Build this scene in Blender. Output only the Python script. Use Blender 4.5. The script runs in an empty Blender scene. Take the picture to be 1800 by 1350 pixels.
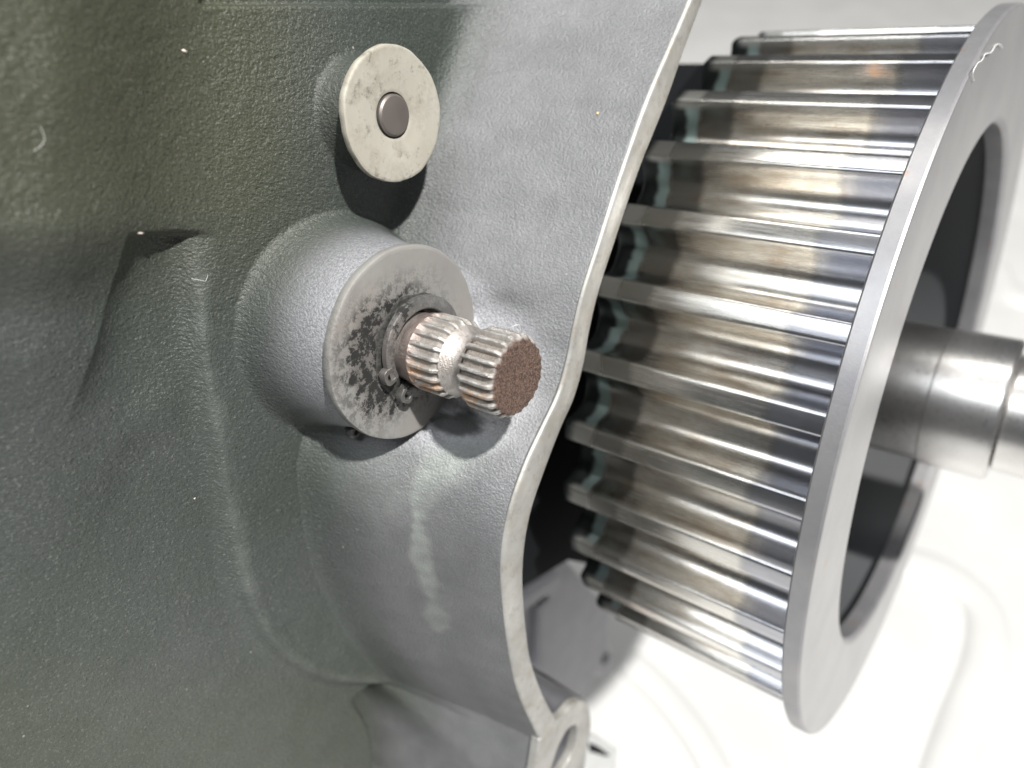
import bpy, bmesh, math, random
import numpy as np
from mathutils import Matrix, Vector, noise

random.seed(7)
rng = np.random.default_rng(7)
S = 0.1                       # the scene is drawn in millimetres, one Blender unit is a centimetre

# ------------------------------------------------------------------ frames
# engine frame: X runs along the shafts towards the viewer, Y and Z across the casting
n_ = Vector((0.7814, -0.2450, 0.5739)); y_ = Vector((0.592, 0.0, -0.806)); z_ = Vector((0.1975, 0.9695, 0.145))
n_.normalize(); y_ = (y_ - n_ * y_.dot(n_)).normalized(); z_ = n_.cross(y_)
CAMX = 85.0                   # the camera stands 85 mm in front of the casting wall
EC = Matrix(((n_.x, y_.x, z_.x), (n_.y, y_.y, z_.y), (n_.z, y_.z, z_.z)))      # engine -> camera
PITCH = math.radians(-47)
CW = Matrix.Rotation(math.radians(90) + PITCH, 3, 'X')                          # camera -> world
EW3 = CW @ EC
CAMLOC = Vector((0, 0, 38.0))
EW = Matrix.Translation(CAMLOC) @ EW3.to_4x4() @ Matrix.Translation(Vector((-CAMX * S, 0, 0)))
def e2w(x, y, z): return EW @ Vector((x * S, y * S, z * S))
F, CX, CY = 1300.0, 900.0, 675.0
Pn, Py, Pz = np.array(n_), np.array(y_), np.array(z_)
def pt(u, v, X):
    """point of the engine plane X seen at picture position u, v, as (Y, Z)"""
    r = np.array([(u - CX) / F, (CY - v) / F, -1.0]); t = (CAMX - X) / (r @ -Pn); q = r * t
    return float(q @ Py), float(q @ Pz)
def px_of(Y, Z, X):
    D = CAMX - X
    q0 = -Pn[0]*D + Y*Py[0] + Z*Pz[0]; q1 = -Pn[1]*D + Y*Py[1] + Z*Pz[1]; q2 = -Pn[2]*D + Y*Py[2] + Z*Pz[2]
    return CX + F*q0/-q2, CY - F*q1/-q2

# ------------------------------------------------------------------ camera, world, lamps
scn = bpy.context.scene
cd = bpy.data.cameras.new('camera'); cam = bpy.data.objects.new('camera', cd); scn.collection.objects.link(cam)
cam.matrix_world = Matrix.Translation(CAMLOC) @ CW.to_4x4()
cd.sensor_width = 36; cd.lens = F / 1800 * 36; cd.clip_start = 0.05; cd.clip_end = 1000
cd.dof.use_dof = True; cd.dof.focus_distance = 9.35; cd.dof.aperture_fstop = 0.0262 / 0.17 ; cd.dof.aperture_blades = 0
scn.camera = cam
w = bpy.data.worlds.new('World'); scn.world = w; w.use_nodes = True
w.node_tree.nodes['Background'].inputs[0].default_value = (0.93, 0.96, 1.0, 1)
w.node_tree.nodes['Background'].inputs[1].default_value = 0.09
scn.view_settings.view_transform = 'Standard'; scn.view_settings.look = 'None'
scn.view_settings.exposure = 0.0; scn.view_settings.gamma = 1
def lamp(name, src, tgt, size, power, col, size_y=None):
    l = bpy.data.lights.new(name, 'AREA'); l.shape = 'RECTANGLE' if size_y else 'DISK'; l.size = size
    if size_y: l.size_y = size_y
    l.energy = power; l.color = col
    o = bpy.data.objects.new(name, l); scn.collection.objects.link(o)
    o.location = src; d = Vector(tgt) - Vector(src); o.rotation_euler = d.to_track_quat('-Z', 'Y').to_euler()
    return o
tgt = e2w(20, 90, -10)
kd = (EW3 @ Vector((1.0, -0.90, 0.90))).normalized()
lamp('workshop_lamp', tgt + kd * 180, tgt, 7.0, 680000, (1.0, 0.975, 0.94))
def dirlamp(name, d, dist, sx, power, col, sy, centre=(40, 100, -5)):
    c = e2w(*centre); v = (EW3 @ Vector(d)).normalized()
    o = lamp(name, c + v * dist, c, sx, power, col, sy)
    zz = v; xx = (EW3 @ Vector((1, 0, 0))); xx = (xx - zz * xx.dot(zz)).normalized(); yy = zz.cross(xx)
    o.rotation_euler = Matrix((xx, yy, zz)).transposed().to_euler()
dirlamp('added_side_light', (-0.12, -0.92, 0.36), 110, 60, 36000, (0.92, 0.96, 1.0), 34)  # added side panel, gives the pulley crests something bright to reflect
dirlamp('added_top_light', (-0.05, -0.42, 0.90), 120, 90, 52000, (1.0, 0.98, 0.93), 16)  # added long overhead panel for bright streaks along the grooves
dirlamp('added_fill_light', (0.32, -1.0, 0.42), 110, 34, 26000, (0.95, 0.975, 1.0), 30, (10, 70, -5))  # added fill from the left, brightens the boss sides

# ------------------------------------------------------------------ helpers
def tag(o, label=None, cat=None, group=None, kind=None):
    if label: o['label'] = label
    if cat: o['category'] = cat
    if group: o['group'] = group
    if kind: o['kind'] = kind
    return o
def thing(name, label, cat, group=None, at=(0, 0, 0)):
    o = bpy.data.objects.new(name, None); scn.collection.objects.link(o)
    o.empty_display_size = 0.3
    o.matrix_world = EW @ Matrix.Translation(Vector(at) * S)
    o['org'] = list(at)
    return tag(o, label, cat, group)
def link(name, verts, faces, mat, parent=None, smooth=True, angle=40, attrs=None, at=(0, 0, 0)):
    """verts in engine millimetres; at = origin of this object in the same frame"""
    v = np.asarray(verts, float)
    org = np.array(at, float)
    if parent is not None:
        pr = parent
        while pr.parent is not None: pr = pr.parent
        porg = np.array(pr['org'])
        org = porg
    v = (v - org) * S
    me = bpy.data.meshes.new(name)
    me.from_pydata(v.tolist(), [], faces if isinstance(faces, list) else faces.tolist())
    me.validate(); me.update()
    if smooth:
        me.polygons.foreach_set('use_smooth', [True] * len(me.polygons))
        if angle < 180: me.set_sharp_from_angle(angle=math.radians(angle))
    if attrs:
        for k, a in attrs.items():
            at_ = me.attributes.new(k, 'FLOAT', 'POINT'); at_.data.foreach_set('value', np.asarray(a, np.float32))
    me.materials.append(mat)
    o = bpy.data.objects.new(name, me); scn.collection.objects.link(o)
    if parent is not None: o.parent = parent
    else: o.matrix_world = EW @ Matrix.Translation(Vector(org) * S)
    return o
def lathe(prof, cy, cz, seg=128, close=False, a0=0.0, a1=2 * math.pi, jitter=None):
    """profile of (X, R) pairs turned about the axis through (cy, cz)"""
    full = abs(a1 - a0 - 2 * math.pi) < 1e-6
    m = seg if full else seg + 1
    vs = []; fs = []
    for (x, r) in prof:
        for k in range(m):
            a = a0 + (a1 - a0) * k / seg
            vs.append((x, cy + r * math.cos(a), cz + r * math.sin(a)))
    P = len(prof); rr = P if close else P - 1
    for i in range(rr):
        j = (i + 1) % P
        for k in range(seg):
            k2 = (k + 1) % m
            fs.append((i * m + k, i * m + k2, j * m + k2, j * m + k))
    return vs, fs
def orient(vs, fs):
    bm = bmesh.new(); V = [bm.verts.new(v) for v in vs]
    for f in fs:
        try: bm.faces.new([V[i] for i in f])
        except ValueError: pass
    bmesh.ops.remove_doubles(bm, verts=bm.verts, dist=1e-4)
    bmesh.ops.recalc_face_normals(bm, faces=bm.faces)
    bm.verts.index_update()
    vo = [tuple(v.co) for v in bm.verts]; fo = [tuple(v.index for v in f.verts) for f in bm.faces]
    bm.free(); return vo, fo
def prism(loop, x0, x1, bev=0.0, holes=None):
    """closed (Y, Z) outline, extruded in X from x0 up to x1, upper rim bevelled"""
    bm = bmesh.new()
    def ring(lp, x): return [bm.verts.new((x, p[0], p[1])) for p in lp]
    loops = [loop] + (holes or [])
    tops = []
    for lp in loops:
        a = ring(lp, x0); b = ring(lp, x1); n = len(lp)
        for i in range(n): bm.faces.new((a[i], a[(i + 1) % n], b[(i + 1) % n], b[i]))
        tops.append((a, b))
    for which in (0, 1):
        es = []
        for t in tops:
            r = t[which]
            for i in range(len(r)):
                e = bm.edges.get((r[i], r[(i + 1) % len(r)])); es.append(e)
        bmesh.ops.triangle_fill(bm, use_beauty=True, use_dissolve=False, edges=es)
    bmesh.ops.recalc_face_normals(bm, faces=bm.faces)
    if bev > 0:
        es = [e for e in bm.edges if all(abs(v.co.x - x1) < 1e-6 for v in e.verts) and len(e.link_faces) == 2 and
              abs(e.link_faces[0].normal.x - e.link_faces[1].normal.x) > 0.5]
        bmesh.ops.bevel(bm, geom=es, offset=bev, segments=3, profile=0.5, affect='EDGES')
    bm.verts.index_update()
    vo = [tuple(v.co) for v in bm.verts]; fo = [tuple(v.index for v in f.verts) for f in bm.faces]
    bm.free(); return vo, fo
def catmull(P, n):
    P = np.asarray(P, float); out = []
    Q = np.vstack([2 * P[0] - P[1], P, 2 * P[-1] - P[-2]])
    for i in range(1, len(Q) - 2):
        for k in range(n):
            t = k / n
            out.append(0.5 * ((2 * Q[i]) + (-Q[i-1] + Q[i+1]) * t + (2*Q[i-1] - 5*Q[i] + 4*Q[i+1] - Q[i+2]) * t*t + (-Q[i-1] + 3*Q[i] - 3*Q[i+1] + Q[i+2]) * t**3))
    out.append(P[-1]); return np.array(out)
def sstep(a, b, x):
    t = np.clip((x - a) / (b - a), 0, 1); return t * t * (3 - 2 * t)
def smax(a, b, k):
    h = np.clip(0.5 + 0.5 * (a - b) / k, 0, 1); return b * (1 - h) + a * h + k * h * (1 - h)
def polydist(U, V, poly):
    """unsigned distance, side sign and arc fraction to a polyline (all in picture units)"""
    best = np.full(U.shape, 1e18); sgn = np.zeros(U.shape); par = np.zeros(U.shape)
    N = len(poly) - 1
    for i in range(N):
        ax, ay = poly[i]; bx, by = poly[i + 1]; dx, dy = bx - ax, by - ay; L = dx*dx + dy*dy
        t = np.clip(((U - ax) * dx + (V - ay) * dy) / L, 0, 1)
        ex, ey = U - (ax + t * dx), V - (ay + t * dy); d = ex*ex + ey*ey
        m = d < best; best = np.where(m, d, best)
        sgn = np.where(m, np.sign(dx * ey - dy * ex), sgn); par = np.where(m, (i + t) / N, par)
    return np.sqrt(best), sgn, par
def vnoise(Y, Z, f, seed):
    """smooth value noise on a numpy grid"""
    r = np.random.default_rng(seed); G = r.random((256, 256))
    a, b = Y * f + 40, Z * f + 90
    i, j = np.floor(a).astype(int), np.floor(b).astype(int); s, t = a - i, b - j
    s, t = s*s*(3-2*s), t*t*(3-2*t); i %= 255; j %= 255
    return (G[i, j]*(1-s)*(1-t) + G[i+1, j]*s*(1-t) + G[i, j+1]*(1-s)*t + G[i+1, j+1]*s*t) - 0.5

# ------------------------------------------------------------------ materials
class NT:
    def __init__(s, name):
        s.m = bpy.data.materials.new(name); s.m.use_nodes = True; s.t = s.m.node_tree; s.b = s.t.nodes['Principled BSDF']
    def n(s, ty, **kw):
        o = s.t.nodes.new(ty)
        for k, v in kw.items():
            if k.startswith('i_'):
                key = k[2:].replace('_', ' ')
                o.inputs[int(key) if key.isdigit() else key].default_value = v
            else: setattr(o, k, v)
        return o
    def l(s, a, b): s.t.links.new(a, b)
    def coord(s, kind='Object', scale=(1, 1, 1), offset=None):
        c = s.n('ShaderNodeTexCoord'); m = s.n('ShaderNodeMapping'); m.inputs['Scale'].default_value = scale
        s.l(c.outputs[kind], m.inputs['Vector'])
        if offset is not None: s.l(offset, m.inputs['Location'])
        return m.outputs[0]
    def noise(s, vec, scale, detail=3, rough=0.55, dist=0.0):
        o = s.n('ShaderNodeTexNoise'); o.inputs['Scale'].default_value = scale; o.inputs['Detail'].default_value = detail
        o.inputs['Roughness'].default_value = rough; o.inputs['Distortion'].default_value = dist
        s.l(vec, o.inputs['Vector']); return o.outputs[0]
    def ramp(s, fac, stops):
        o = s.n('ShaderNodeValToRGB'); e = o.color_ramp.elements
        while len(e) < len(stops): e.new(0.5)
        for k, (p, c) in enumerate(stops):
            e[k].position = p; e[k].color = (c, c, c, 1) if isinstance(c, (int, float)) else (*c, 1)
        s.l(fac, o.inputs[0]); return o.outputs[0]
    def mix(s, fac, a, b, mode='MIX'):
        o = s.n('ShaderNodeMix', data_type='RGBA', blend_type=mode)
        for sock, v in ((o.inputs[0], fac), (o.inputs[6], a), (o.inputs[7], b)):
            if isinstance(v, bpy.types.NodeSocket): s.l(v, sock)
            elif isinstance(v, (int, float)): sock.default_value = v if v is fac else (v, v, v, 1)
            else: sock.default_value = (*v, 1)
        return o.outputs[2]
    def math(s, op, a, b=0.0, c=None):
        o = s.n('ShaderNodeMath', operation=op)
        for i, v in enumerate((a, b) if c is None else (a, b, c)):
            if isinstance(v, bpy.types.NodeSocket): s.l(v, o.inputs[i])
            else: o.inputs[i].default_value = v
        return o.outputs[0]
    def attr(s, name): return s.n('ShaderNodeAttribute', attribute_name=name).outputs['Fac']
    def bump(s, h, strength, dist, prev=None):
        o = s.n('ShaderNodeBump'); o.inputs['Strength'].default_value = strength; o.inputs['Distance'].default_value = dist
        s.l(h, o.inputs['Height'])
        if prev is not None: s.l(prev, o.inputs['Normal'])
        return o.outputs[0]
    def out(s, color=None, rough=None, metal=None, normal=None, spec=None, coat=None):
        for key, v in (('Base Color', color), ('Roughness', rough), ('Metallic', metal), ('Normal', normal), ('Specular IOR Level', spec), ('Coat Weight', coat)):
            if v is None: continue
            if isinstance(v, bpy.types.NodeSocket): s.l(v, s.b.inputs[key])
            elif isinstance(v, tuple): s.b.inputs[key].default_value = (*v, 1)
            else: s.b.inputs[key].default_value = v
        return s.m

def mat_cast():
    t = NT('painted_cast_aluminium'); c = t.coord()
    bare, stain_highlight, grime, olive = t.attr('bare'), t.attr('stain_highlight'), t.attr('grime'), t.attr('olive')
    big = t.noise(c, 0.45, 3, 0.5); mid = t.noise(c, 2.2, 4, 0.6)
    paint = t.mix(t.ramp(big, [(0.35, 0.0), (0.7, 1.0)]), (0.055, 0.062, 0.060), (0.040, 0.050, 0.041))
    paint = t.mix(t.math('MULTIPLY', olive, 0.8), paint, (0.056, 0.060, 0.034))
    fl = t.noise(c, 34, 2, 0.7)
    paint = t.mix(t.ramp(t.noise(c, 26, 3, 0.7), [(0.56, 0.0), (0.70, 0.55)]), paint, (0.17, 0.175, 0.155))
    paint = t.mix(t.ramp(t.noise(c, 19, 3, 0.7), [(0.30, 0.5), (0.44, 0.0)]), paint, (0.020, 0.024, 0.022))
    metal = t.mix(t.ramp(mid, [(0.3, 0.0), (0.75, 1.0)]), (0.145, 0.147, 0.150), (0.198, 0.201, 0.205))
    metal = t.mix(t.ramp(fl, [(0.40, 0.55), (0.62, 0.0)]), metal, (0.13, 0.135, 0.145))
    col = t.mix(bare, paint, metal)
    col = t.mix(t.math('MULTIPLY', stain_highlight, t.ramp(mid, [(0.25, 0.5), (0.6, 1.0)])), col, (0.34, 0.37, 0.345))
    col = t.mix(t.attr('boss_highlight'), col, t.mix(t.ramp(fl, [(0.40, 0.7), (0.6, 0.0)]), (0.40, 0.405, 0.43), (0.20, 0.205, 0.22)))
    # tiny pale dust on the paint
    v = t.n('ShaderNodeTexVoronoi'); v.inputs['Scale'].default_value = 3.3; t.l(c, v.inputs['Vector'])
    dust = t.ramp(v.outputs['Distance'], [(0.035, 1.0), (0.06, 0.0)])
    col = t.mix(t.math('MULTIPLY', dust, t.ramp(t.noise(c, 1.7, 1), [(0.58, 0.0), (0.68, 0.6)])), col, (0.45, 0.42, 0.36))
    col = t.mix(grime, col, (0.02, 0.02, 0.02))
    # orange peel and wrinkled cast skin
    c2 = t.coord(scale=(1, 1.0, 1.5))
    b1 = t.noise(c2, 17, 2, 0.5, 0.15); b2 = t.noise(c, 34, 3, 0.6)
    nb = t.bump(t.math('MULTIPLY', b1, t.math('MULTIPLY_ADD', bare, -0.75, 1.0)), 0.55, 0.034); nb = t.bump(b2, 0.85, 0.018, nb); nb = t.bump(mid, 0.25, 0.03, nb)
    ro = t.mix(bare, t.ramp(b1, [(0.3, 0.36), (0.7, 0.50)]), t.ramp(b2, [(0.3, 0.34), (0.7, 0.52)]))
    return t.out(col, ro, t.math('MULTIPLY', bare, 0.3), nb, 0.5)
def mat_steel(name, c1, c2, rough, grime=0.0, metal=1.0, rust=0.0, scratch=0.2, speck=0.0):
    t = NT(name); c = t.coord()
    big = t.noise(c, 1.3, 5, 0.6); fine = t.noise(c, 22, 4, 0.65)
    col = t.mix(t.ramp(big, [(0.3, 0.0), (0.7, 1.0)]), c1, c2)
    if grime: col = t.mix(t.ramp(t.noise(c, 0.7, 3), [(0.50, 0.0), (0.68, 0.45)]), col, (0.30, 0.245, 0.225))
    r = t.math('MULTIPLY_ADD', fine, 0.25, rough - 0.12)
    m = metal
    if speck:
        sp = t.ramp(t.noise(c, 5.5, 6, 0.75), [(0.54, 0.0), (0.78, speck)])
        col = t.mix(t.ramp(t.noise(c, 3.0, 5, 0.7), [(0.48, 0.0), (0.75, 0.55)]), col, (0.26, 0.22, 0.16)); col = t.mix(sp, col, (0.09, 0.075, 0.055))
    if grime:
        g = t.math('MULTIPLY', t.attr('grime'), 1.0)
        gn = t.ramp(t.noise(c, 7, 9, 0.78), [(0.46, 0.0), (0.55, 1.0)])
        ga = t.math('MINIMUM', t.math('MULTIPLY', g, t.math('ADD', gn, t.math('MULTIPLY', g, 0.62))), 1.0)
        col = t.mix(ga, col, (0.014, 0.014, 0.013)); r = t.mix(ga, r, 0.8); m = t.math('MULTIPLY', t.math('SUBTRACT', 1.0, ga), metal)
    if rust:
        rn = t.ramp(t.noise(c, 4.2, 4, 0.6), [(0.58, 0.0), (0.72, rust)])
        col = t.mix(rn, col, (0.42, 0.17, 0.035)); r = t.mix(rn, r, 0.75)
    nb = t.bump(fine, scratch, 0.01)
    return t.out(col, r, m, nb)
def mat_pulley(name, worn):
    """polished by the belt between two dull bands; bands are set by position along the shaft"""
    t = NT(name)
    oi = t.n('ShaderNodeObjectInfo'); off = t.n('ShaderNodeCombineXYZ'); t.l(t.math('MULTIPLY', oi.outputs['Random'], 40.0), off.inputs[1])
    c = t.coord(scale=(0.22, 1, 1), offset=off.outputs[0]); cr = t.coord()
    sx = t.n('ShaderNodeSeparateXYZ'); t.l(cr, sx.inputs[0]); X = sx.outputs[0]
    edge = t.math('MULTIPLY_ADD', t.noise(c, 2.0, 2), 0.30, -0.15)
    Xn = t.math('ADD', X, edge)
    rad = t.math('SQRT', t.math('ADD', t.math('POWER', sx.outputs[1], 2.0), t.math('POWER', sx.outputs[2], 2.0)))
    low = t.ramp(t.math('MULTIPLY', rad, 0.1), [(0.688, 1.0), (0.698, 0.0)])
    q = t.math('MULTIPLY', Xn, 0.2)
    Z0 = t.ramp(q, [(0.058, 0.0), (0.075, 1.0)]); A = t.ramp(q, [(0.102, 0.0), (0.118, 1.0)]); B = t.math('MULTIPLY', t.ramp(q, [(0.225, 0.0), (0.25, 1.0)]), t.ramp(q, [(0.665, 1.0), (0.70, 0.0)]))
    C = t.ramp(q, [(0.665, 0.0), (0.70, 1.0)])
    n1 = t.noise(c, 9, 4, 0.6); n2 = t.noise(t.coord(scale=(0.04, 1, 1), offset=off.outputs[0]), 24, 3, 0.7); n3 = t.noise(t.coord(scale=(0.5, 1, 1), offset=off.outputs[0]), 3.0, 3, 0.5)
    brown = t.ramp(n3, [(0.48, 0.0), (0.68, 0.55)])
    pol = t.mix(t.ramp(n2, [(0.3, 0.0), (0.7, 1.0)]), (0.66, 0.63, 0.59), (0.86, 0.85, 0.81))
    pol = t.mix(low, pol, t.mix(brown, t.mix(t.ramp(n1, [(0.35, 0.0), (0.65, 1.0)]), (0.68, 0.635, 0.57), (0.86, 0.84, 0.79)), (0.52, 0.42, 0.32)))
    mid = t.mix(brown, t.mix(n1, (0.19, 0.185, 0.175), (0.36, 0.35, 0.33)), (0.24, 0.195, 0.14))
    endc = t.mix(low, t.mix(t.ramp(q, [(0.02, 0.0), (0.05, 1.0)]), (0.04, 0.045, 0.045), (0.33, 0.33, 0.31)), t.mix(Z0, (0.03, 0.034, 0.034), (0.27, 0.35, 0.34)))  # tooth ends near-black, the lip's shadow painted into the colour
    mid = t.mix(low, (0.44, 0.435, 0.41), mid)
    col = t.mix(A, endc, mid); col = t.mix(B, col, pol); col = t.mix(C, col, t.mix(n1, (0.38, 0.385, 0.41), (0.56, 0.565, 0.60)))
    col = t.mix(t.attr('rust'), col, (0.62, 0.26, 0.06))
    ro = t.mix(B, 0.27, t.math('MULTIPLY_ADD', n2, 0.20, 0.16)); ro = t.mix(A, 0.45, ro)
    nb = t.bump(n2, 0.12, 0.008); nb = t.bump(t.noise(cr, 40, 2), 0.06, 0.005, nb)
    return t.out(col, ro, t.math('SUBTRACT', 1.0, t.attr('rust')), nb)
M_cast = mat_cast()
M_face = mat_steel('machined_gasket_face', (0.27, 0.27, 0.255), (0.42, 0.415, 0.395), 0.45, metal=0.3, scratch=0.25, speck=0.6)
M_dark = NT('cavity_black').out((0.004, 0.005, 0.006), 0.8, spec=0.15)  # even near-black for chamber surfaces, bracket slot and lug-hole plugs
M_arc = mat_steel('dark_grey_casting', (0.10, 0.10, 0.11), (0.14, 0.14, 0.15), 0.5, metal=0.2)  # even dark grey for post, housing and ear bolt
M_wash2 = mat_steel('dull_zinc_washer', (0.30, 0.285, 0.275), (0.36, 0.365, 0.345), 0.48, grime=1, metal=0.4)
M_wash1 = mat_steel('pale_zinc_washer', (0.50, 0.47, 0.40), (0.58, 0.56, 0.49), 0.50, metal=0.4, speck=1.0)
M_pin = mat_steel('dark_pin_steel', (0.15, 0.13, 0.12), (0.21, 0.19, 0.175), 0.5, metal=0.6)
M_clip = mat_steel('oily_spring_steel', (0.17, 0.17, 0.165), (0.27, 0.27, 0.26), 0.36, metal=0.8, grime=1, scratch=0.5)
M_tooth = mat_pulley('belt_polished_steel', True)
M_flange = mat_steel('turned_flange_steel', (0.46, 0.46, 0.49), (0.58, 0.58, 0.61), 0.40, metal=0.75, rust=0.0, scratch=0.3)
M_hub = mat_steel('polished_shaft_steel', (0.66, 0.645, 0.63), (0.78, 0.77, 0.76), 0.30, scratch=0.12)
M_web = NT('grey_web_paint').out((0.075, 0.078, 0.082), 0.45)

# splined shaft: worn silver crowns, dirty flutes, rust and a brown oxidised end
def mat_shaft():
    t = NT('worn_spline_steel'); c = t.coord()
    n1 = t.noise(c, 6, 5, 0.7); n2 = t.noise(c, 45, 3, 0.7)
    col = t.mix(t.ramp(n1, [(0.35, 0.0), (0.7, 1.0)]), (0.40, 0.375, 0.35), (0.70, 0.69, 0.67))
    fl = t.math('MULTIPLY', t.attr('flute'), t.ramp(n1, [(0.2, 0.85), (0.7, 1.0)]))
    col = t.mix(fl, col, t.mix(t.ramp(n2, [(0.35, 0.0), (0.65, 1.0)]), (0.06, 0.048, 0.04), (0.26, 0.22, 0.18)))
    pk = t.attr('pink'); col = t.mix(pk, col, (0.42, 0.28, 0.24))
    br = t.attr('brown'); bc = t.mix(t.ramp(n2, [(0.38, 0.0), (0.66, 1.0)]), (0.028, 0.015, 0.011), (0.20, 0.125, 0.095))
    col = t.mix(br, col, bc)
    ru = t.math('MULTIPLY', t.attr('rust'), t.ramp(t.noise(c, 7, 3), [(0.40, 0.0), (0.52, 1.0)]))
    col = t.mix(ru, col, (0.45, 0.24, 0.10))
    mt = t.math('MULTIPLY', t.math('SUBTRACT', 1.0, t.math('MAXIMUM', br, t.math('MAXIMUM', ru, fl))), 0.85)
    ro = t.mix(br, t.math('MULTIPLY_ADD', n1, 0.3, 0.22), 0.6)
    nb = t.bump(n2, 0.9, 0.018); nb = t.bump(n1, 0.4, 0.03, nb)
    return t.out(col, ro, mt, nb)
M_shaft = mat_shaft()

# ------------------------------------------------------------------ engine casing: one height field from the wall up to the lip
LIP = 30.0
L_px = [(1238,-90),(1222,-40),(1209,0),(1173,84),(1133,178),(1089,302),(1049,427),(1022,511),(1006,578),(996,630),(979,690),(950,752),(921,815),(893,897),(880,977),(882,1052),(894,1150),(912,1225),(948,1303)]
R_px = [(1262,-90),(1245,-40),(1231,0),(1198,89),(1167,178),(1118,302),(1076,427),(1049,511),(1033,578),(1022,640),(1005,700),(982,752),(954,825),(929,901),(917,977),(917,1052),(928,1150),(950,1217),(977,1268)]
Lc = catmull([pt(u, v, LIP) for u, v in L_px], 8); Rc = catmull([pt(u, v, LIP) for u, v in R_px], 8)
lip_tail = [pt(941, 1350, LIP), pt(930, 1420, LIP), pt(920, 1500, LIP)]
Lfull = np.vstack([Lc, lip_tail]); o_ = np.argsort(Lfull[:, 1]); Lz, Ly = Lfull[o_, 1], Lfull[o_, 0]
F_px = [(905,-90,0),(885,0,0),(850,110,0),(800,260,0),(745,395,0),(690,540,1),(625,690,3),(600,800,5),(605,900,5),(625,1010,5),(680,1130,5),(760,1230,5),(800,1300,5),(830,1400,5)]
Fq = np.array([pt(u, v, x) for u, v, x in F_px]); Fc = catmull(Fq, 6); o_ = np.argsort(Fc[:, 1]); Fz, Fy = Fc[o_, 1], Fc[o_, 0]
B1 = (67.7, 16.7); B2 = (71.05, -11.83)

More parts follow.
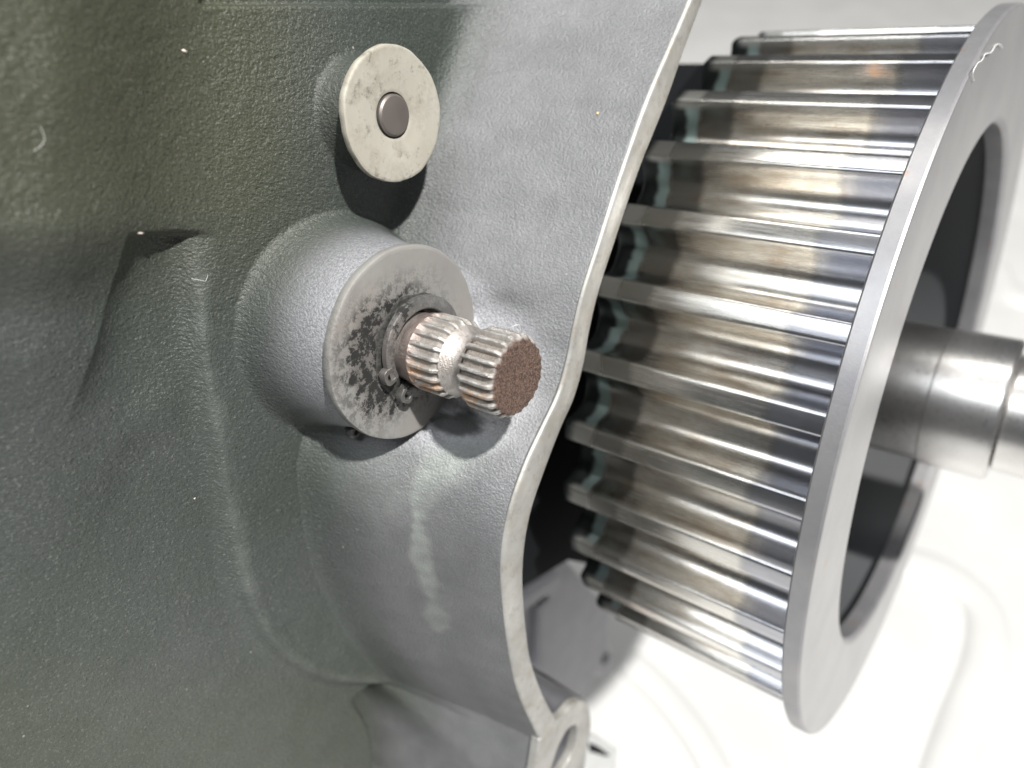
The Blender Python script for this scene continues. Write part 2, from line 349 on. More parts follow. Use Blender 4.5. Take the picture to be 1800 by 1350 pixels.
def casing():
    zs = np.linspace(62, -122, 740)
    yl = np.interp(zs, Lz, Ly); yf = np.interp(zs, Fz, Fy); yf = np.minimum(yf, yl - 3.0)
    na, nb = 430, 120
    ya = 8 + (yf[:, None] - 4 - 8) * np.linspace(0, 1, na, endpoint=False)[None] ** 0.92
    tb = np.linspace(0, 1, nb)
    yb = (yf[:, None] - 4) + (yl - yf + 4)[:, None] * tb[None]
    Y = np.hstack([ya, yb]); Z = np.repeat(zs[:, None], na + nb, 1)
    U, V = px_of(Y, Z, 0.0)
    h = np.zeros_like(Y)
    # raised pad with a rounded left border
    C1 = catmull([(372,250),(352,330),(338,430),(352,600),(378,750),(405,900),(440,1040),(490,1130),(560,1180),(640,1197),(700,1190),(760,1150)], 6)
    d, s, p = polydist(U, V, C1); d = d * s     # positive: right of travel
    side = d
    left = sstep(0, 1, (side + 0) / 1.0)
    fade = sstep(380, 560, V)
    wid = 55 * (1 - sstep(0.62, 0.85, p)) + 14
    drop = 3.6 * sstep(0, 1, (side + wid * 0.25) / wid)
    h -= drop * fade
    h += 1.0 * np.exp(-((side - 6) / 14) ** 2) * fade
    # pocket left of the pad: slides down to a crease, then a sharp riser
    Ha = 6.5 * (1 - sstep(20, 380, U)) * (1 - sstep(600, 950, V))
    C2 = catmull([(300,340),(294,405),(284,500),(262,600),(232,690),(208,760)], 6)
    d, s, p = polydist(U, V, C2); sd = d * s
    m = (1 - sstep(620, 780, V)) * sstep(400, 414, V)
    tt = np.where(sd > 0, np.clip(sd / 100, 0, 1) ** 0.9, sstep(0, 80, -sd))
    h += Ha + m * ((-2.6 - Ha) * (1 - tt))
    C3 = catmull([(205,770),(265,810),(315,870),(345,950),(362,1050),(400,1130),(470,1210)], 6)
    d, s, p = polydist(U, V, C3); sd = d * s
    am = 3.4 * sstep(0.0, 0.25, p) * (1 - sstep(0.72, 1.0, p))
    h -= am * np.where(sd > 0, np.exp(-(sd / 85) ** 2), np.exp(-(sd / 34) ** 2))
    # soft swellings of the cast skin
    h += 1.6 * vnoise(Y, Z, 0.045, 3) + 0.5 * vnoise(Y, Z, 0.13, 4) * (1 - sstep(250, 500, U))
    h += 2.4 * np.exp(-((U - 90) / 130) ** 2 - ((V - 900) / 120) ** 2)
    h += 0.09 * vnoise(Y, Z, 0.7, 5) + 0.05 * vnoise(Y, Z, 1.7, 6)
    # curved slot and step under the pad
    C5 = [(690,1215),(745,1275),(700,1330),(660,1400),(640,1480)]
    d, s, p = polydist(U, V, C5); h += 3.0 * sstep(-10, 12, -d * s) * sstep(1265, 1300, V) * sstep(640, 660, U)
    # shallow joint groove near the top edge
    h -= 7 * (1 - sstep(6, 12, V)) * sstep(335, 375, U) * (1 - sstep(850, 890, U))
    # ramp up to the lip
    sr = (Y - yf[:, None]) / (yl - yf)[:, None]
    lead = 5.0 + 6.0 * sstep(-18, 18, Z)
    tr = np.clip((Y - (yf[:, None] - lead)) / (yl[:, None] - yf[:, None] + lead), 0, 1)
    hr = -1.0 + (LIP + 1.0) * tr ** (1.0 + 0.8 * sstep(-14, 18, Z) + 0.25 * sstep(-38, -60, Z))
    hr -= 1.2 * np.exp(-((sr - 0.5) / 0.3) ** 2) * sstep(-20, -35, Z)
    rough_r = 0.05 * vnoise(Y, Z, 0.3, 8)
    h = smax(h, hr + rough_r * (sr < 0.9), 4.5)
    C4 = catmull([(640,1215),(672,1250),(692,1300),(692,1370),(672,1450)], 6)
    d, s, p = polydist(U, V, C4); h -= 11 * np.exp(-(d / 24) ** 4) * sstep(0.0, 0.25, p)
    # bosses under the two washers
    r1 = np.hypot(Y - B1[0], Z - B1[1]); p1 = 9.3 - np.maximum(r1 - 5.6, 0) * 4.5
    h = smax(h + 3.0 * np.exp(-(r1 / 15) ** 2), p1, 3.5); h = np.where(r1 < 8.3, np.minimum(h, 9.3), h)
    r2 = np.hypot(Y - B2[0], Z - B2[1]); p2 = 15.3 - np.maximum(r2 - 12.3, 0) * 5
    h = smax(h + 1.5 * np.exp(-(r2 / 24) ** 2), p2, 8.0); h = np.where(r2 < 12.5, np.minimum(h, 15.3), h)
    h = np.minimum(h, LIP)
    h[:, -1] = LIP
    # colour marks
    bare = sstep(0.10, 0.62, tr) * 0.9 + 0.15 * sstep(0.0, 0.5, tr)
    rb = sstep(2.5, 12.5, h) * (1 - sstep(18, 21, r2)); bare = np.maximum(bare, 0.8 * rb)  # bare metal on the boss also carries part of its painted highlight
    bare = np.clip(bare * (0.95 + 0.3 * vnoise(Y, Z, 0.35, 9)), 0, 1)
    uh, vh = px_of(Y, Z, h)
    S1 = catmull([(815,765),(770,830),(735,900),(738,970),(752,1030),(772,1105)], 6)
    d, s, p = polydist(uh, vh, S1)
    wst = 72 * (1 - sstep(0.0, 0.5, p)) + 20
    wob = 22 * vnoise(Y, Z, 0.35, 11) + 9 * vnoise(Y, Z, 1.1, 12)
    stain_highlight = (1 - sstep(0.15, 1.0, (d + wob) / wst)) * (1 - 0.45 * sstep(0.6, 1, p)) * (0.62 + 0.5 * vnoise(Y, Z, 0.8, 13))
    d2, _, _ = polydist(uh, vh, [(640,820),(690,860)])
    stain_highlight = np.maximum(stain_highlight, 0.22 * np.exp(-(d2 / 60) ** 2))
    d3, _, _ = polydist(uh, vh, [(430,1320),(520,1240)])
    dC1, _, _ = polydist(U, V, C1); stain_highlight = np.maximum(stain_highlight, 0.13 * np.exp(-((dC1 - 2) / 15) ** 2) * fade * (0.8 + 0.8 * vnoise(Y, Z, 0.5, 21)))  # highlight along the rounded pad border painted into the colour
    stain_highlight = np.maximum(stain_highlight, 0.07 * sstep(850, 1300, V))
    boss_highlight = 0.75 * sstep(5, 15, h) * (1 - sstep(14.5, 17.5, r2))  # highlight on the big boss side painted as paler metal
    olive = (1 - sstep(250, 620, V)) * (1 - sstep(380, 620, U)) + 0.5 * sstep(1100, 1300, V)
    grime = 0.9 * (1 - sstep(11.6, 12.2, r2))
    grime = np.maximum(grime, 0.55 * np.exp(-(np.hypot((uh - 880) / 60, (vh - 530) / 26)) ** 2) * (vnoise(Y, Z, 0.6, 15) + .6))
    grime = np.maximum(grime, 0.92 * sstep(0.25, 0.75, np.exp(-(np.hypot((uh - 802) / 62, (vh - 742) / 26)) ** 2) + 0.5 * vnoise(Y, Z, 0.9, 16) + 0.25 * vnoise(Y, Z, 2.2, 17)))  # oily grime, with the shaft's shadow on the ramp painted in
    R, Cn = Y.shape
    vs = np.stack([h.ravel(), Y.ravel(), Z.ravel()], 1)
    idx = np.arange(R * Cn).reshape(R, Cn)
    fs = np.stack([idx[:-1, :-1].ravel(), idx[1:, :-1].ravel(), idx[1:, 1:].ravel(), idx[:-1, 1:].ravel()], 1)
    return vs, fs, dict(bare=bare.ravel(), stain_highlight=stain_highlight.ravel(), grime=grime.ravel(), boss_highlight=boss_highlight.ravel(), olive=np.clip(olive, 0, 1).ravel()), idx, (Y, Z, h, U, V)

case = thing('engine_casing', 'dark grey-green cast engine casing with two round bosses and a pale machined lip', 'engine casing')
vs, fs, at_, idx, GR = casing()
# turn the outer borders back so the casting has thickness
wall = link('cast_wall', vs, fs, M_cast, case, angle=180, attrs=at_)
def surf_h(u, v):
    """height and position of the cast wall seen at picture position u, v"""
    Y, Z, h, U, V = GR
    a, b = px_of(Y[::3, ::3], Z[::3, ::3], h[::3, ::3]); k = np.argmin((a - u) ** 2 + (b - v) ** 2)
    return float(h[::3, ::3].ravel()[k]), float(Y[::3, ::3].ravel()[k]), float(Z[::3, ::3].ravel()[k])

# machined lip: rounded outer edge, flat face, inner wall down into the cavity
def lip():
    n = len(Lc); rows = []
    for i in range(n):
        l, r = Lc[i], Rc[i]; dv = (r - l) / np.linalg.norm(r - l)
        rows.append([(LIP - 0.5, *(l - dv * 0.02)), (LIP + 0.15, *(l + dv * 0.10)), (LIP + 0.42, *(l + dv * 0.38)), (LIP + 0.5, *(l + dv * 0.7)), (LIP + 0.5, *((l + r) / 2)),
                     (LIP + 0.5, *(r - dv * 0.35)), (LIP + 0.3, *(r - dv * 0.08)), (LIP, *r), (6.0, *(r + dv * 1.5))])
    m = len(rows[0]); v = [p for r in rows for p in r]; f = []
    for i in range(n - 1):
        for k in range(m - 1): f.append((i*m+k, (i+1)*m+k, (i+1)*m+k+1, i*m+k+1))
    return v, f
v, f = lip(); link('gasket_face', v, f, M_face, case, angle=50)
# bolt boss at the lower end of the lip
ob = catmull([pt(u, v, LIP + .5) for u, v in [(948,1303),(960,1284),(975,1269),(992,1257),(1005,1241),(1021,1233),(1034,1239),(1039,1261),(1038,1290),(1032,1317),(1028,1350),(1020,1400),(1000,1450),(960,1460),(925,1440),(932,1400),(941,1350)]], 4)
hb = catmull([pt(u, v, LIP + .5) for u, v in [(1013,1274),(1015,1285),(1013,1302),(1005,1328),(992,1350),(979,1368),(969,1372),(967,1360),(972,1343),(981,1315),(994,1289),(1005,1276)]], 4)
v, f = prism([tuple(p) for p in ob], LIP - 1.2, LIP + 0.52, 0.35, [[tuple(p) for p in hb[:-1]]])
link('bolt_boss', v, f, M_face, case, angle=40)
v, f = prism([tuple(p) for p in [pt(u, v, 14) for u, v in [(965,1265),(1020,1265),(1020,1400),(950,1400)]]], 10, 14)
link('boss_floor', v, f, mat_steel('rusty_bore', (0.30, 0.22, 0.18), (0.42, 0.36, 0.33), 0.6, metal=0.2), case)
v, f = prism([(p[0] + 0.9, p[1] - 0.3) for p in ob], 6, LIP - 1.2, 0.0, [[tuple(p) for p in hb[:-1]]])
link('boss_post', v, f, M_arc, case, angle=40)
# dark chamber floor behind the pulley
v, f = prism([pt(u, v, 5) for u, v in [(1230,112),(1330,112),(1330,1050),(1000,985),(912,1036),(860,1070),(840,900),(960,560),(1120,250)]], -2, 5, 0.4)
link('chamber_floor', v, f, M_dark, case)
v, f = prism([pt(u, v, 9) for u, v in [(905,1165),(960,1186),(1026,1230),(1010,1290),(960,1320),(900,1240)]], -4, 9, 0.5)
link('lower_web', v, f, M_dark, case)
# bearing housing arc glimpsed in the chamber
ac = pt(820, 850, 6)
v, f = lathe([(5, 13), (9, 13), (9.5, 12.4), (9.5, 9.5), (9, 9)], *ac, 64)
v, f = orient(v, f); link('bearing_housing', v, f, M_arc, case)

# ------------------------------------------------------------------ rear casting, seen blurred through the gap
M_rear = mat_steel('plain_grey_casting', (0.36, 0.355, 0.39), (0.42, 0.415, 0.44), 0.55, metal=0.1)
rear = thing('rear_bracket', 'plain grey cast bracket with a small ear, seen behind the lip under the pulley', 'bracket')
XR = -22
v, f = prism([pt(u, v, XR) for u, v in [(880,1052),(940,1010),(988,975),(1018,1010),(1072,1070),(1069,1130),(1081,1152),(1078,1176),(1062,1190),(1046,1186),(1036,1206),(1016,1236),(960,1250),(880,1220)]], XR - 25, XR, 1.2)
link('bracket_plate', v, f, M_rear, rear, angle=30)
v, f = prism([pt(u, v, XR + 3) for u, v in [(948,1068),(968,1050),(966,1180),(946,1185)]], XR, XR + 3, 1.0)
link('bracket_rib', v, f, M_rear, rear, angle=30)
v, f = prism([pt(u, v, XR + 3) for u, v in [(885,1078),(985,1008),(992,1030),(890,1100)]], XR, XR + 2.5, 0.8)
link('bracket_rib', v, f, M_rear, rear, angle=30)
c = pt(1064, 1158, XR); v, f = lathe([(XR - 1, 0), (XR + 0.6, 0), (XR + 0.6, 2.2), (XR - 1, 2.2)], *c, 32)
v, f = orient(v, f); link('ear_bolt', v, f, M_arc, rear)
foot = thing('pressed_bracket', 'small light grey sheet bracket with a dark slot beside the bolt boss', 'bracket')
v, f = prism([pt(u, v, 6) for u, v in [(1030,1288),(1087,1318),(1078,1420),(1020,1420)]], -6, 6, 0.6)
link('bracket_body', v, f, mat_steel('light_sheet_steel', (0.55, 0.57, 0.57), (0.66, 0.67, 0.66), 0.4, metal=0.3), foot)
v, f = prism([pt(u, v, 6.4) for u, v in [(1036,1306),(1052,1312),(1074,1328),(1066,1330),(1038,1322)]], 5, 6.4, 0.2)
link('slot', v, f, M_dark, foot)

# ------------------------------------------------------------------ washers
def washer_mesh(c, X0, X1, R, r, seg=160, dish=0.0, bev=0.28, rough=0.05, seed=1, rings=26):
    prof = [(X0, r), (X0, R - 0.1), (X0 + 0.15, R), (X1 - bev, R), (X1 - bev * 0.35, R - bev * 0.25), (X1, R - bev)]
    for k in range(1, rings): 
        rr = R - bev + (r + 0.15 - R + bev) * k / rings
        prof.append((X1 - dish * sstep(r + 3.2, r, rr), rr))
    prof += [(X1 - dish - 0.12, r), (X0, r)]
    v, f = lathe(prof, *c, seg); v = np.array(v)
    a = np.arctan2(v[:, 2] - c[1], v[:, 1] - c[0]); rr = np.hypot(v[:, 1] - c[0], v[:, 2] - c[1])
    wob = 1 + rough / R * (np.sin(a * 5 + seed) + np.sin(a * 11 + 2 * seed) * 0.6 + np.sin(a * 23 + seed) * 0.3) * sstep(R * 0.7, R, rr)
    v[:, 1] = c[0] + (v[:, 1] - c[0]) * wob; v[:, 2] = c[1] + (v[:, 2] - c[1]) * wob
    v[:, 0] += (rough * 0.8 * vnoise(v[:, 1], v[:, 2], 0.5, seed)) * (v[:, 0] > X0 + 0.3)
    f = [tuple(reversed(q)) for q in f]
    return v, f
def wgrime(v, c, r0, r1, dirx, diry):
    dy, dz = v[:, 1] - c[0], v[:, 2] - c[1]; r = np.hypot(dy, dz); a = (dy * dirx + dz * diry) / np.maximum(r, 1e-6)
    g = 1 - sstep(r0, r1, r + 1.5 * vnoise(v[:, 1], v[:, 2], 0.9, 31))
    return np.clip(g * (0.75 + 0.35 * a) + 0.5 * sstep(.2, 1, a) * (1 - sstep(r1, r1 + 3.5, r)), 0, 1)
v, f = washer_mesh(B2, 15.35, 16.75, 13.15, 4.9, seed=2)
g = wgrime(v, B2, 6.5, 12.0, -0.85, -0.5)
g = np.maximum(g, 0.55 * (v[:, 0] < 16.3) * 0)
wo = link('shaft_washer', v, f, M_wash2, None, angle=35, attrs={'grime': g}, at=(15.3, *B2))
tag(wo, 'large dull grey washer smeared with black grease behind the splined shaft', 'washer')
v, f = washer_mesh(B1, 9.3, 10.35, 8.35, 2.85, dish=0.35, seed=5, rough=0.06)
wo = link('pin_washer', v, f, M_wash1, None, angle=35, at=(9.3, *B1))
tag(wo, 'smaller pale cream speckled washer on the upper boss, round a dark pin', 'washer')
v, f = lathe([(8.9, 0.0), (8.9, 2.6), (10.15, 2.6), (10.4, 2.35), (10.5, 1.9), (10.52, 0.0)], *B1, 64); v, f = orient(v, f)
tag(link('locating_pin', v, f, M_pin, None, angle=30, at=(9, *B1)), 'dark grey-brown flat pin end in the centre of the pale washer', 'pin')

# ------------------------------------------------------------------ splined shaft
SC = (72.25, -12.0)
def spline(x0, x1, R, depth, nt, nx, phase=0.0, cham0=0.6, cham1=0.6, round0=False, res=20):
    seg = nt * res; xs = np.linspace(x0, x1, nx); V = []; fl = []
    for x in xs:
        for k in range(seg):
            a = 2 * math.pi * k / seg + phase; ph = (k % res) / res
            w_ = 0.5 - 0.5 * math.cos(2 * math.pi * ph); g = float(sstep(0.14, 0.62, w_))
            e0 = max(0.0, 1 - (x - x0) / cham0); e1 = max(0.0, 1 - (x1 - x) / cham1)
            env = 1 - (e0 ** 2 if round0 else 0)
            env1 = 1 - (e1 ** 2 if round0 else 0)
            gg = g * max(0, env) if round0 else g
            if not round0: gg = g * (1 - 0.75 * e1)
            r = R - depth * gg - (0 if round0 else 0.0) - e1 ** 1.3 * (0.62 if round0 else 0.55) - e0 ** 1.5 * (0.0 if round0 else 0.5)
            r += 0.05 * noise.noise(Vector((x * 1.3, a * 4, R)))
            V.append((x, SC[0] + r * math.cos(a), SC[1] + r * math.sin(a))); fl.append(gg)
    Fs = []
    for i in range(nx - 1):
        for k in range(seg):
            k2 = (k + 1) % seg; Fs.append((i*seg+k, (i+1)*seg+k, (i+1)*seg+k2, i*seg+k2))
    return V, Fs, fl, seg
sh = thing('splined_shaft', 'short rusty splined shaft stub with a waisted neck and brown end face', 'shaft', at=(16, *SC))
NT_ = 22
# outer spline with the end face
V, Fs, fl, seg = spline(28.6, 34.3, 5.3, 0.70, NT_, 22, cham0=0.9, cham1=0.85)
V = np.array(V); fl = np.array(fl); brown = np.zeros(len(V)); n0 = len(V)
brown[:] = sstep(34.0, 34.3, V[:, 0] + 0.35 * vnoise(V[:, 1], V[:, 2], 1.5, 41))
rim = V[-seg:]; rad = np.hypot(rim[:, 1] - SC[0], rim[:, 2] - SC[1]); prev = n0 - seg
Vl = [V]; fll = [fl]; br = [brown]; base = n0
for q in (0.94, 0.8, 0.6, 0.4, 0.2, 0.03):
    ring = rim.copy(); rq = np.minimum(rad, 9) * q if q > 0.85 else np.full(seg, 4.4 * q)
    a = np.arctan2(rim[:, 2] - SC[1], rim[:, 1] - SC[0]); ring[:, 1] = SC[0] + rq * np.cos(a); ring[:, 2] = SC[1] + rq * np.sin(a)
    ring[:, 0] = 34.36 + 0.05 * vnoise(ring[:, 1], ring[:, 2], 1.2, 3) - (0.05 if q < .5 else 0)
    Vl.append(ring); fll.append(np.zeros(seg)); br.append(np.ones(seg))
    for k in range(seg):
        k2 = (k + 1) % seg; Fs.append((prev + k, base + k, base + k2, prev + k2))
    prev = base; base += seg
Fs.append(tuple(prev + k for k in range(seg)))
V = np.vstack(Vl); fl = np.concatenate(fll); br = np.concatenate(br)
up, vp = px_of(V[:, 1], V[:, 2], V[:, 0])
rust = 0.9 * np.exp(-(np.hypot((up - 826) / 26, (vp - 700) / 13)) ** 2)
link('outer_spline', V, Fs, M_shaft, sh, angle=50, attrs=dict(flute=fl * 0.9, brown=br, pink=np.zeros(len(V)), rust=rust))
# inner spline collar, flutes with rounded ends
V, Fs, fl, seg = spline(20.4, 25.4, 5.25, 0.5, NT_, 26, phase=0.05, cham0=1.5, cham1=0.9, round0=True)
V = np.array(V); up, vp = px_of(V[:, 1], V[:, 2], V[:, 0])
rust = 0.6 * np.exp(-(np.hypot((up - 727) / 18, (vp - 652) / 16)) ** 2) + 0.8 * np.exp(-(np.hypot((up - 755) / 22, (vp - 680) / 10)) ** 2)
link('inner_spline', V, Fs, M_shaft, sh, angle=50, attrs=dict(flute=np.array(fl) * 0.7, brown=np.zeros(len(V)), pink=0.5 * sstep(21.6, 20.5, V[:, 0]), rust=np.clip(rust, 0, 1)))
v, f = lathe([(25.3, 4.66), (25.6, 4.5), (26.0, 4.2), (26.5, 3.9), (27.1, 3.75), (27.7, 3.78), (28.2, 3.95), (28.6, 4.3)], *SC, 96); f = [tuple(reversed(q)) for q in f]
link('neck', v, f, M_shaft, sh, angle=60, attrs=dict(flute=[0.0] * len(v), brown=[0.0] * len(v), pink=[0.15] * len(v), rust=[0.0] * len(v)))
v, f = lathe([(15.8, 4.7), (18.2, 4.75), (18.6, 4.85), (19.4, 5.05), (20.4, 5.22)], *SC, 96); f = [tuple(reversed(q)) for q in f]
v = np.array(v); link('shoulder', v, f, M_shaft, sh, angle=60, attrs=dict(flute=0.5 * sstep(18.8, 18.0, v[:, 0]), brown=0 * v[:, 0], pink=0.55 * sstep(17.8, 19, v[:, 0]), rust=0 * v[:, 0]))

# retaining ring with two drilled lugs; the lugs point to the lower left
def circlip():
    l1 = pt(686, 657, 17.9); l2 = pt(713, 688, 17.9)
    a1 = math.atan2(l1[1] - SC[1], l1[0] - SC[0]); a2 = math.atan2(l2[1] - SC[1], l2[0] - SC[0])
    if a2 < a1: a2 += 2 * math.pi
    g0, g1 = a1 + 0.14, a2 - 0.16
    V = []; Fs = []; seg = 110; am, span = g1, 2 * math.pi - (g1 - g0)
    for k in range(seg + 1):
        t = k / seg; a = am + span * t; mid = math.sin(math.pi * t)
        ro = 6.5 + 0.7 * mid; ri = 5.3 + 0.1 * mid
        for (x, r) in ((17.55, ri), (17.55, ro), (18.35, ro), (18.5, ro - 0.18), (18.5, ri + 0.15), (18.35, ri)):
            V.append((x, SC[0] + r * math.cos(a), SC[1] + r * math.sin(a)))
    for k in range(seg):
        for i in range(6): Fs.append((k*6+i, k*6+(i+1) % 6, (k+1)*6+(i+1) % 6, (k+1)*6+i))
    Fs.append(tuple(range(6))); Fs.append(tuple(seg * 6 + i for i in range(6)))
    return V, Fs, (a1, a2, l1, l2)
V, Fs, (a1, a2, l1, l2) = circlip(); V, Fs = orient(V, Fs)
clip = thing('retaining_ring', 'oily dark spring retaining ring with two drilled lugs round the shaft', 'circlip', at=(17, *SC))
V = np.array(V)
link('ring', V, Fs, M_clip, clip, angle=40, attrs={'grime': 0.55 + 0.8 * vnoise(V[:, 1], V[:, 2], 0.4, 2)})
for a, l in ((a1, l1), (a2, l2)):
    er = np.array((math.cos(a), math.sin(a))); et = np.array((-er[1], er[0])); r0 = 5.9 - math.hypot(l[0] - SC[0], l[1] - SC[1])
    loc = [(r0, -1.1), (0.8, -1.15), (1.2, -1.0), (1.45, -0.6), (1.5, 0), (1.45, 0.6), (1.2, 1.0), (0.8, 1.15), (r0, 1.1)]
    lp = [tuple(np.array(l) + er * p + et * q) for p, q in loc]
    hole = [tuple(np.array(l) + er * (0.25 + 0.72 * math.cos(t)) + et * 0.58 * math.sin(t)) for t in np.linspace(0, 2 * math.pi, 18, endpoint=False)]
    v, f = prism(lp, 17.5, 18.56, 0.07, [hole])
    dh = [tuple(np.array(l) + er * (0.25 + 0.70 * math.cos(t)) + et * 0.56 * math.sin(t)) for t in np.linspace(0, 2 * math.pi, 18, endpoint=False)]
    v2, f2 = prism(dh, 17.4, 18.1)
    lg = link('lug', v, f, M_clip, clip, angle=40, attrs={'grime': [0.15] * len(v)})
    link('hole_shade_plug', v2, f2, M_dark, lg)  # black plug fills the lug hole, standing in for its inner shade
# caked grease round the ring
V = []; Fs = []; R_, K_ = 9, 90
for i in range(R_):
    for k in range(K_):
        a = 2 * math.pi * k / K_; t = i / (R_ - 1); r = 5.0 + t * (2.5 + 0.7 * noise.noise(Vector((math.cos(a) * 2, math.sin(a) * 2, 1.0))))
        x = 16.74 + (0.55 * (1 - t) ** 0.8 + 0.0) * (0.8 + 0.8 * noise.noise(Vector((r * 0.8, a * 3, 4.0)))) + 0.12 * noise.noise(Vector((r * 3, a * 9, 2.0)))
        V.append((x - (0.25 if i == R_ - 1 else 0), SC[0] + r * math.cos(a), SC[1] + r * math.sin(a)))
for i in range(R_ - 1):
    for k in range(K_): Fs.append((i*K_+k, i*K_+(k+1) % K_, (i+1)*K_+(k+1) % K_, (i+1)*K_+k))
M_grease = NT('caked_black_grease'); cc = M_grease.coord(); gn = M_grease.noise(cc, 14, 5, 0.7)
M_grease = M_grease.out(M_grease.ramp(gn, [(0.3, (0.010, 0.010, 0.009)), (0.7, (0.07, 0.07, 0.065))]), 0.55, 0.0, M_grease.bump(gn, 0.8, 0.03))
tag(link('grease', V, [tuple(reversed(q)) for q in Fs], M_grease, None, angle=180, at=(16.7, *SC)), 'caked black grease on the washer round the shaft', 'grease', kind='stuff')

# small hex screw head tucked under the big washer
hx, hy, hz = surf_h(603, 752)
v, f = lathe([(0, 0.95), (1.3, 0.95), (1.55, 0.75), (1.55, 0.42), (1.15, 0.38), (1.15, 0)], 0, 0, 24)
v, f = orient(v, f); v = np.array(v) + np.array((hx + 1.3, hy, hz))
tag(link('set_screw', v, f, M_clip, None, angle=35, attrs={'grime': [0.6] * len(v)}, at=(hx, hy, hz)), 'tiny dark screw in the shade below the large washer', 'screw')

# ------------------------------------------------------------------ toothed belt pulley
PC = (178.8, -7.3); XL, XF, XO = 19.2, 61.9, 65.0; RT = 70.5; NTH = 34; PH = math.radians(173.2)
pul = thing('belt_pulley', 'large toothed steel belt pulley with a plain outer flange and worn bright grooves', 'pulley', at=(XL, *PC))
def tooth_profile():
    half = math.pi / NTH; P = []
    land = math.radians(1.45); gw = half - land
    th = [-half + gw * t for t in np.linspace(0, 1, 19)]
    for a in th:
        x = (a + half) / gw                       # 0 groove middle, 1 crest edge
        dpt = 5.1 * max(0.0, 1 - x ** 3.0) ** 0.66
        P.append((a, RT - 0.35 - dpt))
    P.append((-land + 0.0015, RT - 0.16)); P.append((-land + 0.005, RT - 0.03)); P.append((-land + 0.010, RT))
    P.append((0, RT + 0.02))
    return P + [(-a, r) for a, r in reversed(P[:-1])]
TP = tooth_profile()
xs = [XL + 0.0, XL + 0.5] + list(np.linspace(XL + 1.5, XF, 24))
V = []; Fs = []; m = len(TP)
for i, x in enumerate(xs):
    for (a, r) in TP:
        rr = r - (0.5 if i == 0 else 0); V.append((x - XL, rr * math.cos(a), rr * math.sin(a)))
for i in range(len(xs) - 1):
    for k in range(m - 1): Fs.append((i*m+k, i*m+k+1, (i+1)*m+k+1, (i+1)*m+k))
b0 = len(V)
for (a, r) in TP: V.append((0, 58 * math.cos(a), 60 * math.sin(a)))
for k in range(m - 1): Fs.append((b0 + k, b0 + k + 1, k + 1, k))
me = bpy.data.meshes.new('tooth'); me.from_pydata((np.array(V) * S).tolist(), [], Fs); me.validate()
me.polygons.foreach_set('use_smooth', [True] * len(me.polygons)); me.set_sharp_from_angle(angle=math.radians(50)); me.materials.append(M_tooth)
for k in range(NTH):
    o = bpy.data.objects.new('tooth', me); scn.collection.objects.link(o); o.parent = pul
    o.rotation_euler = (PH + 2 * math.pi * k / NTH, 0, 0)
    ang = PH + 2 * math.pi * k / NTH; rv = []
    if math.cos(ang) < 0 and 0 < math.sin(ang):
        for q in me.vertices:
            yy, zz = q.co.y / S, q.co.z / S
            a_, b_ = px_of(PC[0] + yy * math.cos(ang) - zz * math.sin(ang), PC[1] + yy * math.sin(ang) + zz * math.cos(ang), XL + q.co.x / S)
            rv.append(max(0.0, 1.3 - math.hypot((a_ - 1538) / 24, (b_ - 122) / 12)) if math.hypot(yy, zz) > 63 else 0.0)
        if max(rv) > 0.3:
            m2 = me.copy(); at2 = m2.attributes.new('rust', 'FLOAT', 'POINT'); at2.data.foreach_set('value', np.minimum(rv, 1.0)); o.data = m2
def flange_part(name, prof, mat, seg=200, angle=30, attrs=None, parent=pul):
    v, f = lathe(prof, *PC, seg); v, f = orient(v, f); v = np.array(v)
    a = {k: fn(v) for k, fn in (attrs or {}).items()}
    return link(name, v, f, mat, parent, angle=angle, attrs=a)
# flange material: turned rings, tiny rust dots
def mat_flange():
    t = NT('turned_flange_face'); c = t.coord()
    sp = t.n('ShaderNodeSeparateXYZ'); t.l(c, sp.inputs[0])
    rad = t.math('SQRT', t.math('ADD', t.math('POWER', sp.outputs[1], 2.0), t.math('POWER', sp.outputs[2], 2.0)))
    cb = t.n('ShaderNodeCombineXYZ'); t.l(t.math('MULTIPLY', rad, 30.0), cb.inputs[0])
    ringn = t.noise(cb.outputs[0], 1.0, 2, 0.6); big = t.noise(c, 0.9, 4, 0.6); fine = t.noise(c, 30, 3, 0.6)
    col = t.mix(t.ramp(big, [(0.3, 0.0), (0.7, 1.0)]), (0.30, 0.30, 0.32), (0.40, 0.395, 0.40))
    col = t.mix(t.ramp(t.noise(c, 2.6, 3, 0.6), [(0.66, 0.0), (0.74, 0.7)]), col, (0.45, 0.24, 0.10))
    col = t.mix(t.ramp(t.math('MULTIPLY', sp.outputs[0], 0.2), [(0.913, 0.0), (0.916, 1.0)]), col, t.mix(0.45, col, (0.80, 0.80, 0.78)))
    nb = t.bump(ringn, 0.12, 0.01); nb = t.bump(fine, 0.25, 0.008, nb)
    return t.out(col, t.math('MULTIPLY_ADD', fine, 0.2, 0.33), 0.7, nb)
M_flange = mat_flange()
flange_part('flange', [(XF, 58), (XF, 73.5), (XF + 0.3, 73.85), (XO - 0.5, 73.85), (XO - 0.12, 73.6), (XO, 73.2), (XO, 55.6), (XO - 0.25, 54.7), (XO - 0.9, 54.2), (XF - 1, 54.2), (XF - 1, 58), (XF, 58)], M_flange)
flange_part('drum', [(XL, 64), (XL, 20), (XL + 3, 20), (XL + 3, 58), (XF - 0.5, 56.5), (XF - 0.5, 61), (XL + 2, 64)], M_web, angle=30)
flange_part('web', [(40, 14), (40, 58.5), (36, 58.5), (36, 14)], M_web)

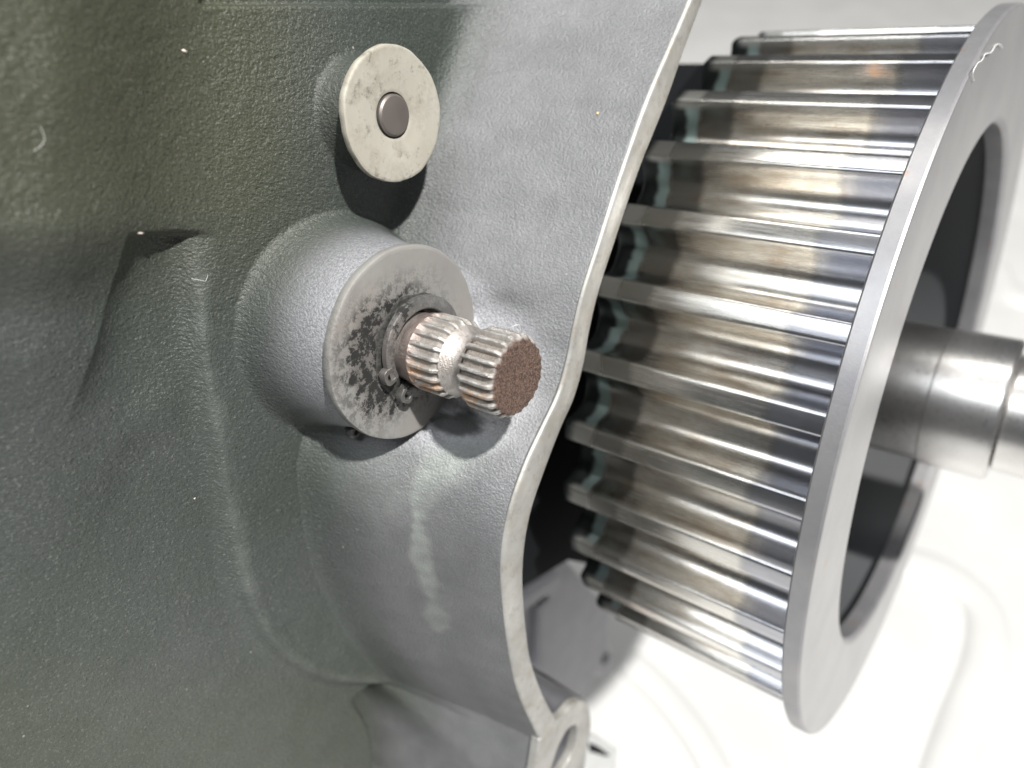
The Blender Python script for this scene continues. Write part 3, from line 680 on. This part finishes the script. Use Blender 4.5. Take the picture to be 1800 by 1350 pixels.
# output shaft through the pulley
out = thing('output_shaft', 'bright stepped steel shaft standing out through the hollow of the pulley', 'shaft', at=(40, *PC))
def shaft_part(name, prof, mat, seg=128):
    v, f = lathe(prof, *PC, seg); v, f = orient(v, f); return link(name, v, f, mat, out, angle=30)
shaft_part('sleeve', [(38, 0), (38, 14.2), (66, 14.2), (66.3, 14.6), (78.0, 14.6), (78.6, 14.1), (78.6, 0)], M_hub)
shaft_part('journal', [(78.6, 0), (78.6, 11.2), (79.2, 12.2), (98, 12.2), (99, 11.4), (99, 0)], M_hub)

# ------------------------------------------------------------------ lint and specks
M_lint = NT('pale_lint').out((0.75, 0.66, 0.58), 0.8)
M_fib = NT('grey_fibre').out((0.70, 0.70, 0.68), 0.7)
M_yel = NT('yellow_grit').out((0.75, 0.60, 0.25), 0.6)
def speck(u, v, size, mat, label, stretch=1.6, seed=0):
    h, y, z = surf_h(u, v); r = random.Random(seed)
    bm = bmesh.new(); bmesh.ops.create_icosphere(bm, subdivisions=2, radius=size)
    for q in bm.verts:
        k = 1 + 1.2 * noise.noise(q.co * (1.6 / size) + Vector((seed, 0, 0))); q.co *= k; q.co.z *= 0.6; q.co.x *= 0.35; q.co.y *= stretch
    vs_ = [tuple(q.co + Vector((h + size * 0.25, y, z))) for q in bm.verts]; fs_ = [tuple(a.index for a in f_.verts) for f_ in bm.faces]; bm.free()
    tag(link('lint_fleck', vs_, fs_, mat, None, angle=180, at=(h, y, z)), label, 'fleck')
def fibre(pts3, rad, mat, label):
    P = catmull(pts3, 6); V = []; Fs = []
    for i, p in enumerate(P):
        tn = P[min(i+1, len(P)-1)] - P[max(i-1, 0)]; tn /= np.linalg.norm(tn); a = np.cross(tn, (0.3, 0.5, 0.8)); a /= np.linalg.norm(a); b = np.cross(tn, a)
        for k in range(5): V.append(p + rad * (a * math.cos(k * 1.2566) + b * math.sin(k * 1.2566)))
    for i in range(len(P) - 1):
        for k in range(5): Fs.append((i*5+k, i*5+(k+1) % 5, (i+1)*5+(k+1) % 5, (i+1)*5+k))
    tag(link('fibre', V, Fs, mat, None, angle=180, at=tuple(P[0])), label, 'fibre')
speck(322, 92, 0.2, M_lint, 'pinkish lint fleck high on the painted wall left of the pale washer', seed=1)
speck(248, 409, 0.22, M_lint, 'pale lint fleck caught on the top edge of the pocket', 1.9, seed=2)
speck(1052, 203, 0.28, M_yel, 'yellow grit speck on the bare metal ramp near the lip', 1.0, seed=3)
speck(344, 873, 0.14, M_lint, 'small pale fleck on the painted border below the pocket', 1.0, seed=4)
def P3(u, v, X): return np.array((X, *pt(u, v, X)))
fibre([P3(892, 583, 32.5), P3(896, 577, 33.5), P3(903, 573, 34), P3(912, 571, 34.2), P3(914, 578, 34), P3(915, 588, 33.6)], 0.035, M_fib, 'fine curled hair standing on top of the splined shaft')
fibre([P3(1712, 142, 65.2), P3(1710, 128, 65.3), P3(1718, 112, 65.3), P3(1726, 106, 65.3), P3(1732, 95, 65.4), P3(1742, 92, 65.3), P3(1750, 80, 65.4), P3(1757, 78, 65.2), P3(1762, 84, 65.3)], 0.07, M_fib, 'white curly fibre on the top of the pulley flange')
def wfib(pxs, label):
    pts_ = []
    for u, v in pxs: h, y, z = surf_h(u, v); pts_.append(np.array((h + 0.06, y, z)))
    fibre(pts_, 0.024, M_fib, label)
wfib([(335, 484), (350, 489), (362, 489), (368, 482)], 'short pale hair lying on the wall between pocket and boss')
wfib([(66, 262), (72, 250), (74, 236), (72, 226)], 'short pale hair at the far left of the painted wall')

# ------------------------------------------------------------------ white floor with moulded ridges, far below and out of focus
M_floor = NT('white_moulded_plastic'); cf = M_floor.coord(); nf = M_floor.noise(cf, 0.2, 3)
M_floor = M_floor.out(M_floor.ramp(nf, [(0.3, (0.54, 0.54, 0.53)), (0.7, (0.60, 0.60, 0.59))]), 0.45)
def ray_w(u, v): return (CW @ Vector(((u - CX) / F, (CY - v) / F, -1.0))).normalized()
def on_z(u, v, z):
    d = ray_w(u, v); t = (z - CAMLOC.z) / d.z; return CAMLOC + d * t
def wmesh(name, V, Fs, mat, kind=None):
    me = bpy.data.meshes.new(name); me.from_pydata([tuple(q) for q in V], [], Fs); me.validate()
    me.polygons.foreach_set('use_smooth', [True] * len(me.polygons)); me.set_sharp_from_angle(angle=math.radians(35)); me.materials.append(mat)
    o = bpy.data.objects.new(name, me); scn.collection.objects.link(o)
    if kind: o['kind'] = kind
    return o
wmesh('floor', [(-120, -60, 0), (120, -60, 0), (120, 240, 0), (-120, 240, 0)], [(0, 1, 2, 3)], M_floor, 'structure')
def ridge(pxs, wid, hgt, label):
    P = catmull([on_z(u, v, 0)[:2] for u, v in pxs], 8); V = []; Fs = []; prof = [(-1, 0.0), (-0.8, 0.55), (-0.45, 0.92), (0, 1.0), (0.45, 0.92), (0.8, 0.55), (1, 0.0)]
    for i, p in enumerate(P):
        tn = P[min(i+1, len(P)-1)] - P[max(i-1, 0)]; tn /= np.linalg.norm(tn); nn = np.array((-tn[1], tn[0]))
        for a, b in prof: V.append((*(p + nn * a * wid), -0.05 + b * hgt))
    m = len(prof)
    for i in range(len(P) - 1):
        for k in range(m - 1): Fs.append((i*m+k, (i+1)*m+k, (i+1)*m+k+1, i*m+k+1))
    tag(wmesh('moulded_ridge', V, Fs, M_floor), label, 'floor ridge', 'moulded ridges of the white floor')
ridge([(1560, 985), (1640, 1000), (1705, 1040), (1735, 1090), (1730, 1170), (1690, 1280), (1650, 1400)], 1.2, 0.45, 'curved moulded ridge in the white floor below the shaft, lower right')
ridge([(1100, 1160), (1160, 1215), (1220, 1290), (1270, 1380)], 0.9, 0.35, 'faint straight ridge in the white floor below the pulley teeth')
ridge([(1745, 470), (1775, 515), (1830, 530), (1900, 540)], 1.4, 0.6, 'short ridge in the white floor right of the flange, above the shaft')
